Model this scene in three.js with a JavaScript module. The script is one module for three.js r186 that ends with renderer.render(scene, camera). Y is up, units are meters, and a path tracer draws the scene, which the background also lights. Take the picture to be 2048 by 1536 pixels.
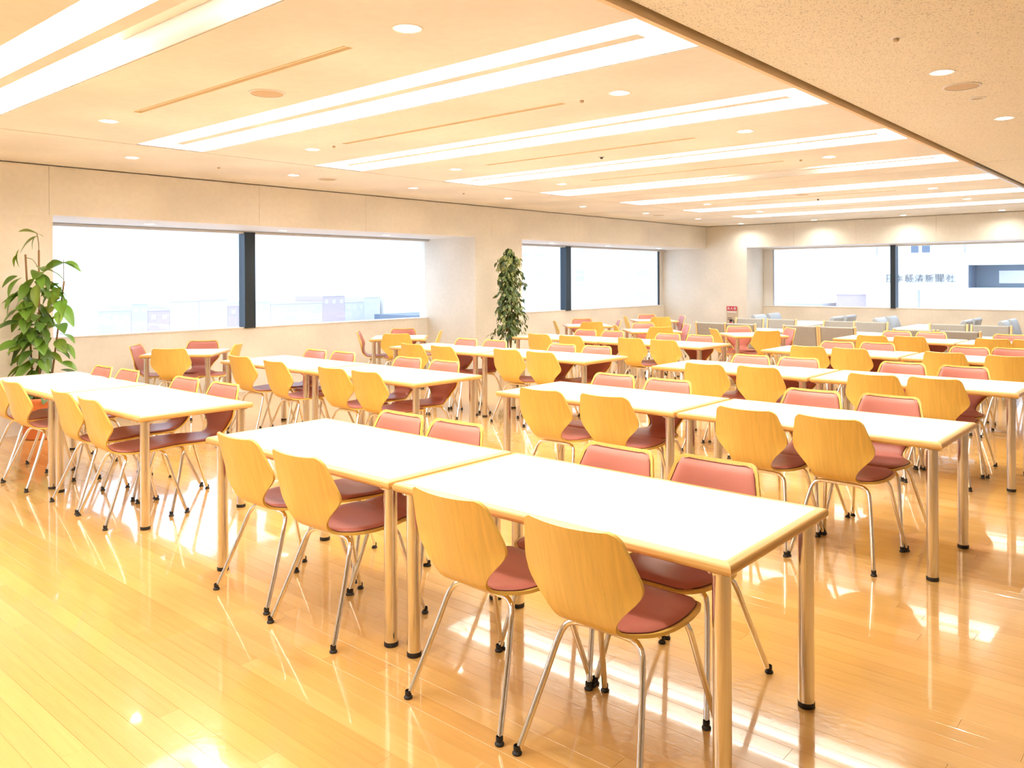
import * as THREE from 'three';
import { RectAreaLightUniformsLib } from 'three/addons/lights/RectAreaLightUniformsLib.js';
import { mergeGeometries, mergeVertices, toCreasedNormals } from 'three/addons/utils/BufferGeometryUtils.js';
import { RoundedBoxGeometry } from 'three/addons/geometries/RoundedBoxGeometry.js';

// ---------------------------------------------------------------- camera, sky, exposure
const scene = new THREE.Scene();
const rad = THREE.MathUtils.degToRad;
const camera = new THREE.PerspectiveCamera(2 * Math.atan(768 / 1614.74) * 180 / Math.PI, 2048 / 1536, 0.05, 600);
camera.position.set(0, 1.52, 0);
camera.rotation.order = 'YXZ';
camera.rotation.set(rad(-0.171), rad(40.643), rad(-0.296));
camera.setViewOffset(2048, 1536, -26.4, 205.7, 2048, 1536);
scene.add(camera);

const SKY = new THREE.Color().setRGB(0.72, 0.89, 1.13);
scene.background = SKY;
scene.backgroundIntensity = 1.9;

const renderer = new THREE.WebGLRenderer({ antialias: true });
renderer.toneMapping = THREE.LinearToneMapping;
renderer.toneMappingExposure = 1.62;
renderer.shadowMap.enabled = true;
RectAreaLightUniformsLib.init();

const LAMP_WARM = new THREE.Color().setRGB(1.0, 0.95, 0.86);
const TROUGH_LIGHT = 6.3;      // radiance of the cove lamps
const DOWN_CD = 5.0;           // candela of one downlight

// ---------------------------------------------------------------- helpers
let seed = 12345;
const rnd = () => { seed = (seed + 0x6D2B79F5) | 0; let t = Math.imul(seed ^ (seed >>> 15), 1 | seed); t = (t + Math.imul(t ^ (t >>> 7), 61 | t)) ^ t; return ((t ^ (t >>> 14)) >>> 0) / 4294967296; };
const rr = (a, b) => a + (b - a) * rnd();
const used = {};
function numbered(name) { const n = used[name] = (used[name] ?? -1) + 1; return n ? `${name}_${String(n).padStart(3, '0')}` : name; }
function obj(name, geo, mat, parent) {
  const m = new THREE.Mesh(Array.isArray(geo) ? mergeGeometries(geo.map(g => g.index ? g.toNonIndexed() : g)) : geo, mat);
  m.castShadow = m.receiveShadow = true;
  m.name = parent ? name : numbered(name);
  (parent || scene).add(m);
  return m;
}
function tag(o, label, category, group, kind) { if (label) o.userData.label = label; if (category) o.userData.category = category; if (group) o.userData.group = group; if (kind) o.userData.kind = kind; return o; }
function thing(name, label, category, [x, y, z] = [0, 0, 0], turn = 0, group) {
  const o = new THREE.Group(); o.name = numbered(name); scene.add(o); o.position.set(x, y, z); o.rotation.y = turn;
  return tag(o, label, category, group);
}
function structure(name, label, category) { const o = new THREE.Group(); o.name = numbered(name); scene.add(o); return tag(o, label, category, null, 'structure'); }
function dup(root, [x, y, z], turn, label, group) {
  const r = root.clone(); r.userData = { ...root.userData }; r.name = numbered(root.name.replace(/_\d{3}$/, '')); scene.add(r);
  r.position.set(x, y, z); r.rotation.y = turn; if (label) r.userData.label = label; if (group) r.userData.group = group; return r;
}
// box between corners, uv in metres
function bx(x0, x1, y0, y1, z0, z1) {
  if (x0 > x1) [x0, x1] = [x1, x0]; if (y0 > y1) [y0, y1] = [y1, y0]; if (z0 > z1) [z0, z1] = [z1, z0];
  const g = new THREE.BoxGeometry(x1 - x0, y1 - y0, z1 - z0); g.translate((x0 + x1) / 2, (y0 + y1) / 2, (z0 + z1) / 2); return metricUV(g);
}
function metricUV(g) {
  const p = g.attributes.position, n = g.attributes.normal, uv = new Float32Array(p.count * 2);
  for (let i = 0; i < p.count; i++) {
    const ax = Math.abs(n.getX(i)), ay = Math.abs(n.getY(i)), az = Math.abs(n.getZ(i));
    if (ay >= ax && ay >= az) { uv[2 * i] = p.getX(i); uv[2 * i + 1] = p.getZ(i); } else if (ax >= az) { uv[2 * i] = p.getZ(i); uv[2 * i + 1] = p.getY(i); } else { uv[2 * i] = p.getX(i); uv[2 * i + 1] = p.getY(i); }
  }
  g.setAttribute('uv', new THREE.BufferAttribute(uv, 2)); return g;
}
const V = (x, y, z) => new THREE.Vector3(x, y, z);
function tube(pts, r, seg = 24, rs = 10) { return new THREE.TubeGeometry(new THREE.CatmullRomCurve3(pts.map(p => V(...p)), false, 'centripetal'), seg, r, rs, false); }
function cyl(r0, r1, h, y0, n = 20) { const g = new THREE.CylinderGeometry(r1, r0, h, n); g.translate(0, y0 + h / 2, 0); return g; }
function lathe(pts, n = 24) { return new THREE.LatheGeometry(pts.map(([r, y]) => new THREE.Vector2(r, y)), n); }
function lerpKeys(keys, d) { for (let i = 1; i < keys.length; i++) if (d <= keys[i][0]) { const [a, b] = [keys[i - 1], keys[i]], t = (d - a[0]) / (b[0] - a[0]); return a[1] + (b[1] - a[1]) * t; } return keys[keys.length - 1][1]; }

// ---------------------------------------------------------------- textures
const hash = (x, y, s) => { let h = Math.imul(x, 374761393) ^ Math.imul(y, 668265263) ^ Math.imul(s, 1442695041); h = Math.imul(h ^ (h >>> 13), 1274126177); return ((h ^ (h >>> 16)) >>> 0) / 4294967296; };
function vnoise(x, y, px, py, s) {   // tiling value noise with period px, py
  const xi = Math.floor(x), yi = Math.floor(y), fx = x - xi, fy = y - yi, u = fx * fx * (3 - 2 * fx), v = fy * fy * (3 - 2 * fy);
  const a = (i, j) => hash(((i % px) + px) % px, ((j % py) + py) % py, s);
  return (a(xi, yi) * (1 - u) + a(xi + 1, yi) * u) * (1 - v) + (a(xi, yi + 1) * (1 - u) + a(xi + 1, yi + 1) * u) * v;
}
function dataTex(w, h, f, srgb = true) {
  const d = new Uint8Array(w * h * 4);
  for (let j = 0; j < h; j++) for (let i = 0; i < w; i++) { const c = f(i / w, j / h, i, j); for (let k = 0; k < 3; k++) d[(j * w + i) * 4 + k] = Math.max(0, Math.min(255, Math.round(255 * (c.length ? c[k] : c)))); d[(j * w + i) * 4 + 3] = 255; }
  const t = new THREE.DataTexture(d, w, h); t.wrapS = t.wrapT = THREE.RepeatWrapping; t.magFilter = THREE.LinearFilter; t.minFilter = THREE.LinearMipmapLinearFilter; t.generateMipmaps = true;
  if (srgb) t.colorSpace = THREE.SRGBColorSpace; t.needsUpdate = true; return t;
}
function rep(t, sx, sy, ox = 0, oy = 0) { const c = t.clone(); c.repeat.set(sx, sy); c.offset.set(ox, oy); c.needsUpdate = true; return c; }
// wood grain, running along u
const woodGrain = amp => dataTex(512, 512, (u, v) => {
  const warp = vnoise(u * 4, v * 6, 4, 6, 3) * 2.2;
  const a = vnoise(u * 6, v * 48 + warp, 6, 48, 7), b = vnoise(u * 14, v * 150, 14, 150, 9), c = vnoise(u * 3, v * 7, 3, 7, 11), fleck = vnoise(u * 60, v * 256, 60, 256, 12) > 0.9 ? 0.04 : 0;
  const k = 0.985 - amp * (0.085 * a + 0.05 * b + 0.055 * c + fleck);
  return [k + 0.012 * amp, k, k - 0.02 * amp];
});
const grain = woodGrain(0.62), grainSoft = woodGrain(0.42);
const speckle = dataTex(1024, 1024, (u, v) => {   // rock wool board: short worm holes
  const a = vnoise(u * 190, v * 190, 190, 190, 21), b = vnoise(u * 90, v * 90, 90, 90, 22);
  const pit = a > 0.76 && b > 0.34 ? 1 : 0;
  const k = 0.985 - 0.05 * vnoise(u * 300, v * 300, 300, 300, 23) - pit * 0.17; return [k, k * 0.995, k * 0.98];
});
const speckleBump = dataTex(1024, 1024, (u, v) => {
  const a = vnoise(u * 190, v * 190, 190, 190, 21), b = vnoise(u * 90, v * 90, 90, 90, 22);
  return (a > 0.76 && b > 0.34 ? 0.1 : 0.8) + 0.15 * vnoise(u * 300, v * 300, 300, 300, 23);
}, false);
const fine = dataTex(256, 256, (u, v) => 0.5 * vnoise(u * 64, v * 64, 64, 64, 31) + 0.5 * vnoise(u * 128, v * 128, 128, 128, 32), false);
const weave = dataTex(256, 256, (u, v, i, j) => 0.35 + 0.35 * (((i >> 2) + (j >> 2)) & 1) + 0.3 * vnoise(u * 60, v * 60, 60, 60, 33), false);
const weaveTint = dataTex(256, 256, (u, v, i, j) => 0.8 + 0.1 * (((i >> 2) + (j >> 2)) & 1) + 0.1 * vnoise(u * 40, v * 40, 40, 40, 34));
const patches = dataTex(256, 256, (u, v) => { const k = 0.94 + 0.06 * vnoise(u * 5, v * 5, 5, 5, 41) - 0.02 * vnoise(u * 60, v * 60, 60, 60, 42); return [k, k, k]; });
const steelSmudge = dataTex(256, 256, (u, v) => 0.45 + 0.35 * vnoise(u * 6, v * 10, 6, 10, 51) + 0.2 * vnoise(u * 40, v * 60, 40, 60, 52), false);

// ---------------------------------------------------------------- materials
const lin = (r, g, b) => new THREE.Color().setRGB(r, g, b);
const std = (c, o = {}) => new THREE.MeshStandardMaterial({ color: lin(...c), roughness: 0.6, ...o });
const phys = (c, o = {}) => new THREE.MeshPhysicalMaterial({ color: lin(...c), roughness: 0.6, ...o });
const M = {
  wall: std([0.88, 0.83, 0.73], { roughness: 0.75, map: rep(patches, 0.5, 0.5), bumpMap: rep(fine, 3, 3), bumpScale: 0.0006 }),
  ceiling: std([0.88, 0.85, 0.79], { roughness: 0.85, map: rep(patches, 0.4, 0.4) }),
  rockwool: std([0.95, 0.91, 0.81], { roughness: 0.95, map: rep(speckle, 1.15, 1.15), bumpMap: rep(speckleBump, 1.15, 1.15), bumpScale: 0.0015 }),
  reveal: std([0.86, 0.86, 0.85], { roughness: 0.6 }),
  seam: std([0.45, 0.38, 0.29], { roughness: 0.7 }),
  dark: std([0.02, 0.02, 0.02], { roughness: 0.6 }),
  bandShadeTan: std([0.80, 0.62, 0.40], { roughness: 0.6 }),  // ceiling step face; its weaker light is painted in as tan
  track: std([0.6, 0.57, 0.55], { roughness: 0.35, metalness: 0.7 }),
  trimWhite: std([0.8, 0.79, 0.76], { roughness: 0.45 }),
  mullion: std([0.035, 0.05, 0.065], { roughness: 0.35, metalness: 0.4 }),
  frameGrey: std([0.45, 0.47, 0.5], { roughness: 0.4 }),
  sill: std([0.85, 0.84, 0.82], { roughness: 0.4 }),
  glass: phys([1, 1, 1], { roughness: 0.0, transmission: 1, thickness: 0, ior: 1.45 }),
  shell: phys([0.94, 0.63, 0.145], { roughness: 0.38, map: rep(grain, 1.3, 2.2), clearcoat: 0.35, clearcoatRoughness: 0.25 }),
  pad: phys([0.55, 0.185, 0.14], { roughness: 0.34, bumpMap: rep(fine, 8, 8), bumpScale: 0.0005 }),
  piping: std([0.20, 0.05, 0.035], { roughness: 0.5 }),
  chrome: std([0.86, 0.84, 0.80], { roughness: 0.09, metalness: 1 }),
  steel: std([0.80, 0.77, 0.72], { roughness: 0.17, metalness: 1 }),
  rubber: std([0.02, 0.018, 0.016], { roughness: 0.6 }),
  laminate: phys([0.86, 0.84, 0.79], { roughness: 0.32, map: rep(patches, 0.7, 0.7) }),
  edge: phys([0.82, 0.50, 0.16], { roughness: 0.35, map: rep(grain, 1.2, 3), clearcoat: 0.3, clearcoatRoughness: 0.2 }),
  greyFabric: std([0.42, 0.40, 0.37], { roughness: 0.95, map: rep(weaveTint, 6, 6), bumpMap: rep(weave, 6, 6), bumpScale: 0.0008 }),
  blueVinyl: phys([0.36, 0.41, 0.47], { roughness: 0.38 }),
  paleWood: phys([0.84, 0.62, 0.33], { roughness: 0.45, map: rep(grain, 1.5, 3) }),
  loungeTop: phys([0.80, 0.78, 0.73], { roughness: 0.3 }),
  leaf: phys([0.15, 0.29, 0.03], { roughness: 0.38, transmission: 0.25, thickness: 0, side: THREE.DoubleSide }),
  leafYoung: phys([0.24, 0.36, 0.04], { roughness: 0.42, transmission: 0.35, thickness: 0, side: THREE.DoubleSide }),
  leafDark: phys([0.09, 0.18, 0.025], { roughness: 0.34, transmission: 0.2, thickness: 0, side: THREE.DoubleSide }),
  ficusLeaf: phys([1, 1, 1], { roughness: 0.4, transmission: 0.25, thickness: 0, side: THREE.DoubleSide }),
  stem: std([0.22, 0.16, 0.06], { roughness: 0.8 }),
  stake: std([0.30, 0.17, 0.07], { roughness: 0.9 }),
  orangePot: phys([0.62, 0.16, 0.04], { roughness: 0.4 }),
  clayPot: std([0.55, 0.48, 0.40], { roughness: 0.6 }),
  soil: std([0.06, 0.04, 0.025], { roughness: 1 }),
  grille: std([0.60, 0.47, 0.31], { roughness: 0.7 }),
  slotMetal: std([0.86, 0.75, 0.58], { roughness: 0.6 }),
  red: phys([0.55, 0.02, 0.03], { roughness: 0.35 }),
  signRed: std([0.62, 0.025, 0.05], { roughness: 0.5 }),
  signBoard: std([0.62, 0.5, 0.36], { roughness: 0.6 }),
  white: std([0.85, 0.85, 0.85], { roughness: 0.5 }),
  black: std([0.03, 0.03, 0.03], { roughness: 0.5 }),
  facade: std([0.85, 0.85, 0.85], { roughness: 0.9 }),
  facadeGlass: std([0.15, 0.20, 0.27], { roughness: 0.5 }),
  facadeGlassPale: std([0.19, 0.25, 0.31], { roughness: 0.5 }),
  facadeCurtain: std([0.42, 0.42, 0.42], { roughness: 0.8 }),
  letter: std([0.37, 0.36, 0.35], { roughness: 0.6 }),
  lavender: std([0.53, 0.44, 0.46], { roughness: 0.9 }),
  pinkHouse: std([0.62, 0.56, 0.54], { roughness: 0.9 }),
  blueHouse: std([0.56, 0.55, 0.55], { roughness: 0.9 }),
  paleHouse: std([0.62, 0.60, 0.58], { roughness: 0.9 }),
  ground: std([0.6, 0.6, 0.6], { roughness: 1 }),
  lampGlow: std([0.9, 0.9, 0.88], { roughness: 0.5, emissive: LAMP_WARM, emissiveIntensity: 2.2 }),
  bulbGlow: std([0.9, 0.9, 0.88], { roughness: 0.5, emissive: LAMP_WARM, emissiveIntensity: 6 }),
  deadTube: std([0.9, 0.86, 0.76], { roughness: 0.5 }),
  reflector: std([0.9, 0.89, 0.87], { roughness: 0.2, metalness: 0.9 }),
};
const TONES = [[0.645, 0.375, 0.120], [0.665, 0.392, 0.128], [0.62, 0.350, 0.108], [0.68, 0.408, 0.136], [0.65, 0.372, 0.116], [0.60, 0.332, 0.100], [0.66, 0.385, 0.124]];
const plankMats = TONES.map((c, k) => phys(c, { roughness: 0.16, map: rep(grainSoft, 0.8, 1.7, 0.137 * k, 0.291 * k), clearcoat: 0.75, clearcoatRoughness: 0.035, bumpMap: rep(fine, 0.9, 0.9, 0.2 * k, 0), bumpScale: 0.0004 }));

// ---------------------------------------------------------------- room dimensions (metres)
const H = 2.70, HR = 2.735;               // ceiling over the tables, ceiling over the aisle
const XW = -8.98, XG = -10.10;            // bulkhead face and glass plane of the window wall
const ZW = -16.88, ZG = -17.75;           // the same of the back wall
const XR = 4.6, ZF = 4.6;                 // walls behind and beside the camera
const SILL = 0.865, SOF = 2.19, HEAD = 2.155;
const XS = -7.12, XB = -2.00, XD = -1.945;

// floor: boards along x, the nearest ones each a part
{
  const floor = structure('floor', 'glossy honey maple strip floor of narrow boards', 'floor');
  obj('subfloor', bx(XG - 0.25, XR + 0.2, -0.2, -0.0125, ZG - 0.25, ZF + 0.2), M.seam, floor);
  const W = 0.0775, L = 1.818, gap = 0.0003, c = 0.0004;
  function board(len) {   // top at y = 0, origin at its left near end
    const a = gap, x1 = len - gap, z0 = -gap, z1 = -(W - gap), b = -0.012;
    const P = [], U = [];
    const quad = (...q) => { for (const i of [0, 1, 2, 0, 2, 3]) { P.push(...q[i]); U.push(q[i][0], q[i][2]); } };
    const t = [[a + c, 0, z0 - c], [x1 - c, 0, z0 - c], [x1 - c, 0, z1 + c], [a + c, 0, z1 + c]], m = [[a, -c, z0], [x1, -c, z0], [x1, -c, z1], [a, -c, z1]], d = m.map(([x, , z]) => [x, b, z]);
    quad(...t); for (let k = 0; k < 4; k++) { const n = (k + 1) % 4; quad(m[k], m[n], t[n], t[k]); quad(d[k], d[n], m[n], m[k]); }
    const g = new THREE.BufferGeometry(); g.setAttribute('position', new THREE.Float32BufferAttribute(P, 3)); g.setAttribute('uv', new THREE.Float32BufferAttribute(U, 2)); g.computeVertexNormals(); return g;
  }
  const whole = board(L), list = [];
  camera.updateMatrixWorld(); camera.updateProjectionMatrix();
  const inv = camera.matrixWorld.clone().invert();
  const pix = p => { const q = p.clone().applyMatrix4(inv); return q.z > -0.1 ? null : [1050.4 + 1614.7 * q.x / -q.z, 562.3 - 1614.7 * q.y / -q.z]; };
  for (let z = ZF, row = 0; z > ZG; z -= W, row++) {
    let x = XG - rr(0, L);
    while (x < XR) {
      const a = Math.max(x, XG - 0.1), b = Math.min(x + L, XR), mid = V((a + b) / 2, 0, z - W / 2);
      let seen = 0; for (const k of [0.05, 0.3, 0.5, 0.7, 0.95]) { const q = pix(V(a + (b - a) * k, 0, z - W / 2)); if (q && q[0] > 0 && q[0] < 2048 && q[1] > 0 && q[1] < 1536) seen++; }
      list.push({ x: a, z, len: b - a, tone: Math.floor(rnd() * TONES.length), tilt: rr(-0.0016, 0.0016), size: seen / mid.distanceTo(camera.position) ** 2 });
      x += L;
    }
  }
  list.sort((p, q) => q.size - p.size);
  const far = TONES.map(() => []);
  list.forEach((p, i) => {
    const g = Math.abs(p.len - L) < 1e-6 ? whole : board(p.len);
    if (i < 300) { const m = obj('floor_board', g, plankMats[p.tone], floor); m.position.set(p.x, 0, p.z); m.rotation.x = p.tilt; }
    else far[p.tone].push(g.clone().rotateX(p.tilt).translate(p.x, 0, p.z));
  });
  tag(obj('far_floor_boards', mergeGeometries(far.map(a => mergeGeometries(a)), true), plankMats, floor), 'floor boards too far off to count', null, null, 'stuff');
}

// ceiling ------------------------------------------------------------------
const TROUGHS = [[2.20, 1.60], [0.42, -0.18], [-1.36, -1.935], [-3.115, -3.72], [-4.915, -5.535], [-6.745, -7.385], [-8.555, -9.185], [-10.50, -11.14], [-12.46, -13.12], [-14.34, -15.0]];
const SLOTS = [-2.53, -4.30, -6.10, -7.93, -11.70, -13.64];
const SEAMZ = -9.705, SLX0 = -5.76, SLX1 = -3.34, SLW = 0.032;
{
  const ce = structure('ceiling', 'cream ceiling with long recessed light troughs and a speckled aisle bay', 'ceiling');
  const T = 0.2, g = 0.009;
  const edges = [ZF]; for (const [a, b] of TROUGHS) edges.push(a, b); edges.push(-15.45);
  for (let k = 0; k + 1 < edges.length; k += 2) {
    const z0 = edges[k], z1 = edges[k + 1];
    const slot = SLOTS.find(s => s < z0 && s > z1);
    const cuts = z0 > SEAMZ && z1 < SEAMZ ? [[z0, SEAMZ + g], [SEAMZ - g, z1]] : [[z0, z1]];
    for (const [a, b] of cuts) {
      const geo = slot === undefined ? [bx(XS + g, XB, H, H + T, a, b)]
        : [bx(XS + g, SLX0, H, H + T, a, b), bx(SLX1, XB, H, H + T, a, b), bx(SLX0, SLX1, H, H + T, a, slot + SLW), bx(SLX0, SLX1, H, H + T, slot - SLW, b)];
      obj('ceiling_panel', geo, M.ceiling, ce);
    }
  }
  // borders along the window wall and the back wall
  obj('ceiling_panel', bx(XG - 0.3, XS - g, H, H + T, ZF, SEAMZ + g), M.ceiling, ce);
  obj('ceiling_panel', bx(XG - 0.3, XS - g, H, H + T, SEAMZ - g, ZG - 0.2), M.ceiling, ce);
  obj('ceiling_panel', bx(XS + g, XB, H, H + T, -15.45 - 2 * g, ZG - 0.2), M.ceiling, ce);
  obj('ceiling_backing', [bx(XS - g, XS + g, H + 0.11, H + T, ZF, ZG), bx(XS, XB, H + 0.11, H + T, -15.45, -15.45 - 2 * g), bx(XG, XB, H + 0.11, H + T, SEAMZ + g, SEAMZ - g)], M.ceiling, ce);
  // aisle bay
  obj('speckled_panel', bx(XD, XR + 0.2, HR, HR + T, ZF, SEAMZ + g), M.rockwool, ce);
  obj('speckled_panel', bx(XD, XR + 0.2, HR, HR + T, SEAMZ - g, ZG - 0.2), M.rockwool, ce);
  obj('ceiling_backing', bx(XD, XR, HR + 0.11, HR + T, SEAMZ + g, SEAMZ - g), M.ceiling, ce);
  obj('edge_board', bx(XB, XB + 0.028, H, H + T, ZF, SEAMZ), M.bandShadeTan, ce);
  obj('partition_track', bx(XB, XB + 0.028, H, H + T, SEAMZ, ZG), M.track, ce);
  obj('gap_roof', bx(XB + 0.028, XD, H + T - 0.01, HR + T, ZF, ZG), M.ceiling, ce);
  obj('roof_slab', bx(XG - 0.4, XR + 0.3, H + T + 0.04, H + T + 0.2, ZF + 0.2, ZG - 0.4), M.seam, ce);
}

// window wall (left) ---------------------------------------------------------
const PILLARS = [[-0.80, -3.10], [-9.24, -10.38]];
{
  const w = structure('wall_left', 'cream window wall with deep bulkhead and pillars', 'wall');
  const seams = [ZF, -1.0, -3.016 * 1.017, -5.43, -7.07, -9.63, -12.0, -14.4, ZG - 0.2];
  for (let k = 0; k + 1 < seams.length; k++) {
    obj('bulkhead_panel', [bx(XG - 0.2, XW, SOF + 0.002, H - 0.013, seams[k] - 0.0015, seams[k + 1] + 0.0015), bx(XG - 0.2, XW - 0.04, H - 0.013, H, seams[k] - 0.0015, seams[k + 1] + 0.0015)], M.wall, w);
  }
  obj('panel_joints', seams.slice(1, -1).map(z => bx(XG, XW - 0.012, SOF + 0.002, H - 0.013, z - 0.0015, z + 0.0015)), M.wall, w);
  obj('soffit_board', bx(XG - 0.2, XW - 0.001, SOF, SOF + 0.002, ZF, ZW), M.reveal, w);
  for (const [a, b] of PILLARS) obj('pillar', bx(XG - 0.2, XW, 0, SOF, a, b), M.wall, w);
  obj('parapet', bx(XG - 0.2, XG, 0, SILL, ZF, ZG - 0.2), M.wall, w);
  obj('corner_post', bx(XG - 0.2, XG, SILL, SOF, ZW, ZG - 0.2), M.wall, w);
}
function leftWindow(n, za, zb, mull, label) {
  const w = structure(`window_${n}`, label, 'window');
  obj('pane', bx(XG - 0.07, XG - 0.062, SILL, HEAD, za, mull + 0.08), M.glass, w);
  obj('pane', bx(XG - 0.07, XG - 0.062, SILL, HEAD, mull - 0.08, zb), M.glass, w);
  obj('mullion', [bx(XG - 0.12, XG + 0.035, SILL, HEAD + 0.02, mull + 0.08, mull - 0.08)], M.mullion, w);
  obj('head_rail', [bx(XG - 0.12, XG + 0.02, HEAD, SOF, za, zb)], M.trimWhite, w);
  obj('blind_slot', [bx(XG + 0.02, XG + 0.06, SOF - 0.014, SOF - 0.001, za, zb)], M.frameGrey, w);
  obj('window_sill', bx(XG - 0.2, XG + 0.012, SILL, SILL + 0.014, za, zb), M.sill, w);
  return w;
}
leftWindow(1, ZF, -0.80, 1.9, 'wide window nearest the potted stake plant on the camera side');
leftWindow(2, -3.10, -9.24, -5.94, 'wide two-pane window between the stake plant and the ficus pillar');
{ const w = leftWindow(3, -10.38, ZW, -13.09, 'wide two-pane window between the ficus and the room corner');
  obj('end_jamb', bx(XG - 0.075, XG - 0.045, SILL, HEAD, ZW + 0.13, ZW + 0.17), M.mullion, w);
  obj('side_frame', bx(XG - 0.08, XG - 0.04, SILL, HEAD, ZW + 0.0, ZW + 0.13), M.trimWhite, w); }

// back wall --------------------------------------------------------------------
const BX0 = -7.98, BX1 = 0.7;
{
  const w = structure('wall_back', 'cream back wall with bulkhead over a long window', 'wall');
  const seams = [XW, -6.9, -5.6, -4.1, -2.6, -1.0, 1.0, XR + 0.2];
  for (let k = 0; k + 1 < seams.length; k++) obj('bulkhead_panel', [bx(seams[k] + 0.0012, seams[k + 1] - 0.0012, SOF + 0.002, H - 0.011, ZG - 0.2, ZW), bx(seams[k] + 0.0012, seams[k + 1] - 0.0012, H - 0.011, HR, ZG - 0.2, ZW - 0.04)], M.wall, w);
  obj('panel_joints', seams.slice(1, -1).map(x => bx(x - 0.0012, x + 0.0012, SOF + 0.002, H - 0.011, ZG, ZW - 0.012)), M.wall, w);
  obj('soffit_board', bx(XW, XR, SOF, SOF + 0.002, ZG - 0.2, ZW - 0.001), M.reveal, w);
  obj('pillar', bx(XG, BX0, 0, SOF, ZG - 0.2, ZW), M.wall, w);
  obj('pillar', bx(BX1, XR + 0.2, 0, SOF, ZG - 0.2, ZW), M.wall, w);
  obj('parapet', bx(BX0, BX1, 0, SILL - 0.005, ZG - 0.2, ZG), M.wall, w);
  const v = structure('window_4', 'long window in the back wall behind the grey lounge', 'window');
  const ms = [-5.13, -2.25];
  const e = [BX0, ...ms, BX1];
  for (let k = 0; k < 3; k++) obj('pane', bx(e[k] + (k ? 0.05 : 0.24), e[k + 1] - (k < 2 ? 0.05 : 0), SILL, HEAD, ZG - 0.07, ZG - 0.062), M.glass, v);
  for (const m of ms) obj('mullion', bx(m - 0.05, m + 0.05, SILL, HEAD + 0.02, ZG - 0.16, ZG + 0.05), M.mullion, v);
  obj('head_rail', bx(BX0, BX1, HEAD, SOF, ZG - 0.12, ZG + 0.02), M.trimWhite, v);
  obj('side_frame', bx(BX0, BX0 + 0.215, SILL, HEAD, ZG - 0.09, ZG - 0.03), M.trimWhite, v);
  obj('end_jamb', bx(BX0 + 0.215, BX0 + 0.235, SILL, HEAD, ZG - 0.08, ZG - 0.04), M.frameGrey, v);
  obj('window_sill', bx(BX0, BX1, SILL - 0.005, SILL + 0.012, ZG - 0.2, ZG + 0.012), M.sill, v);
}
tag(obj('wall_right', bx(XR, XR + 0.2, 0, HR, ZF, ZG), M.wall), 'plain cream wall on the aisle side', 'wall', null, 'structure');
tag(obj('wall_front', bx(XG - 0.2, XR + 0.2, 0, HR, ZF, ZF + 0.2), M.wall), 'plain cream wall behind the camera', 'wall', null, 'structure');

// ---------------------------------------------------------------- lamps
const down = (o, y) => { o.rotation.x = -Math.PI / 2; o.position.y = y; };
const NTH = ['first', 'second', 'third', 'fourth', 'fifth', 'sixth', 'seventh', 'eighth', 'ninth', 'tenth', 'eleventh'];
function trough([za, zb], k) {
  const zc = (za + zb) / 2, w = Math.abs(za - zb), L = XB - XS - 0.02, xc = (XB + XS) / 2 + 0.005;
  const t = thing('light_trough', `long recessed light trough with two bright strips, ${NTH[TROUGHS.length - 1 - k]} from back wall`, 'ceiling light', [xc, H, zc], 0, 'light troughs in the cream ceiling');
  const hw = w / 2 - 0.002, hl = L / 2;
  obj('housing', [bx(-hl, hl, 0.165, 0.18, -hw, hw), bx(-hl, hl, 0.004, 0.165, -hw, -hw + 0.008), bx(-hl, hl, 0.004, 0.165, hw - 0.008, hw), bx(-hl, -hl + 0.008, 0.004, 0.165, -hw + 0.008, hw - 0.008), bx(hl - 0.008, hl, 0.004, 0.165, -hw + 0.008, hw - 0.008)], M.white, t);
  obj('centre_bar', [bx(-hl + 0.16, hl - 0.16, 0.02, 0.10, -0.042, 0.042)], M.ceiling, t);
  const N = 4, sl = (L - 0.04) / N, sw = hw - 0.05;
  for (const s of [-1, 1]) {
    const lit = [];
    for (let i = 0; i < N; i++) {
      const x0 = -hl + 0.02 + i * sl, dead = (k === 2 && i === 2 && s === -1) || (k === 6 && i === 2);
      const zq = s * (0.04 + (hw - 0.014)) / 2;
      obj('tube_diffuser', bx(x0 + 0.004, x0 + sl - 0.004, 0.135, 0.15, zq - sw / 2, zq + sw / 2), dead ? M.deadTube : M.lampGlow, t);
      if (!dead) { if (lit.length && Math.abs(lit[lit.length - 1][1] - x0) < 0.01) lit[lit.length - 1][1] = x0 + sl; else lit.push([x0, x0 + sl]); }
    }
    for (const [a, b] of lit) {
      const r = new THREE.RectAreaLight(LAMP_WARM, TROUGH_LIGHT, b - a - 0.01, sw * 0.98);
      r.rotation.x = -Math.PI / 2; r.position.set((a + b) / 2, 0.131, s * (0.04 + (hw - 0.014)) / 2); t.add(r);
    }
  }
}
TROUGHS.forEach(trough);

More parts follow.
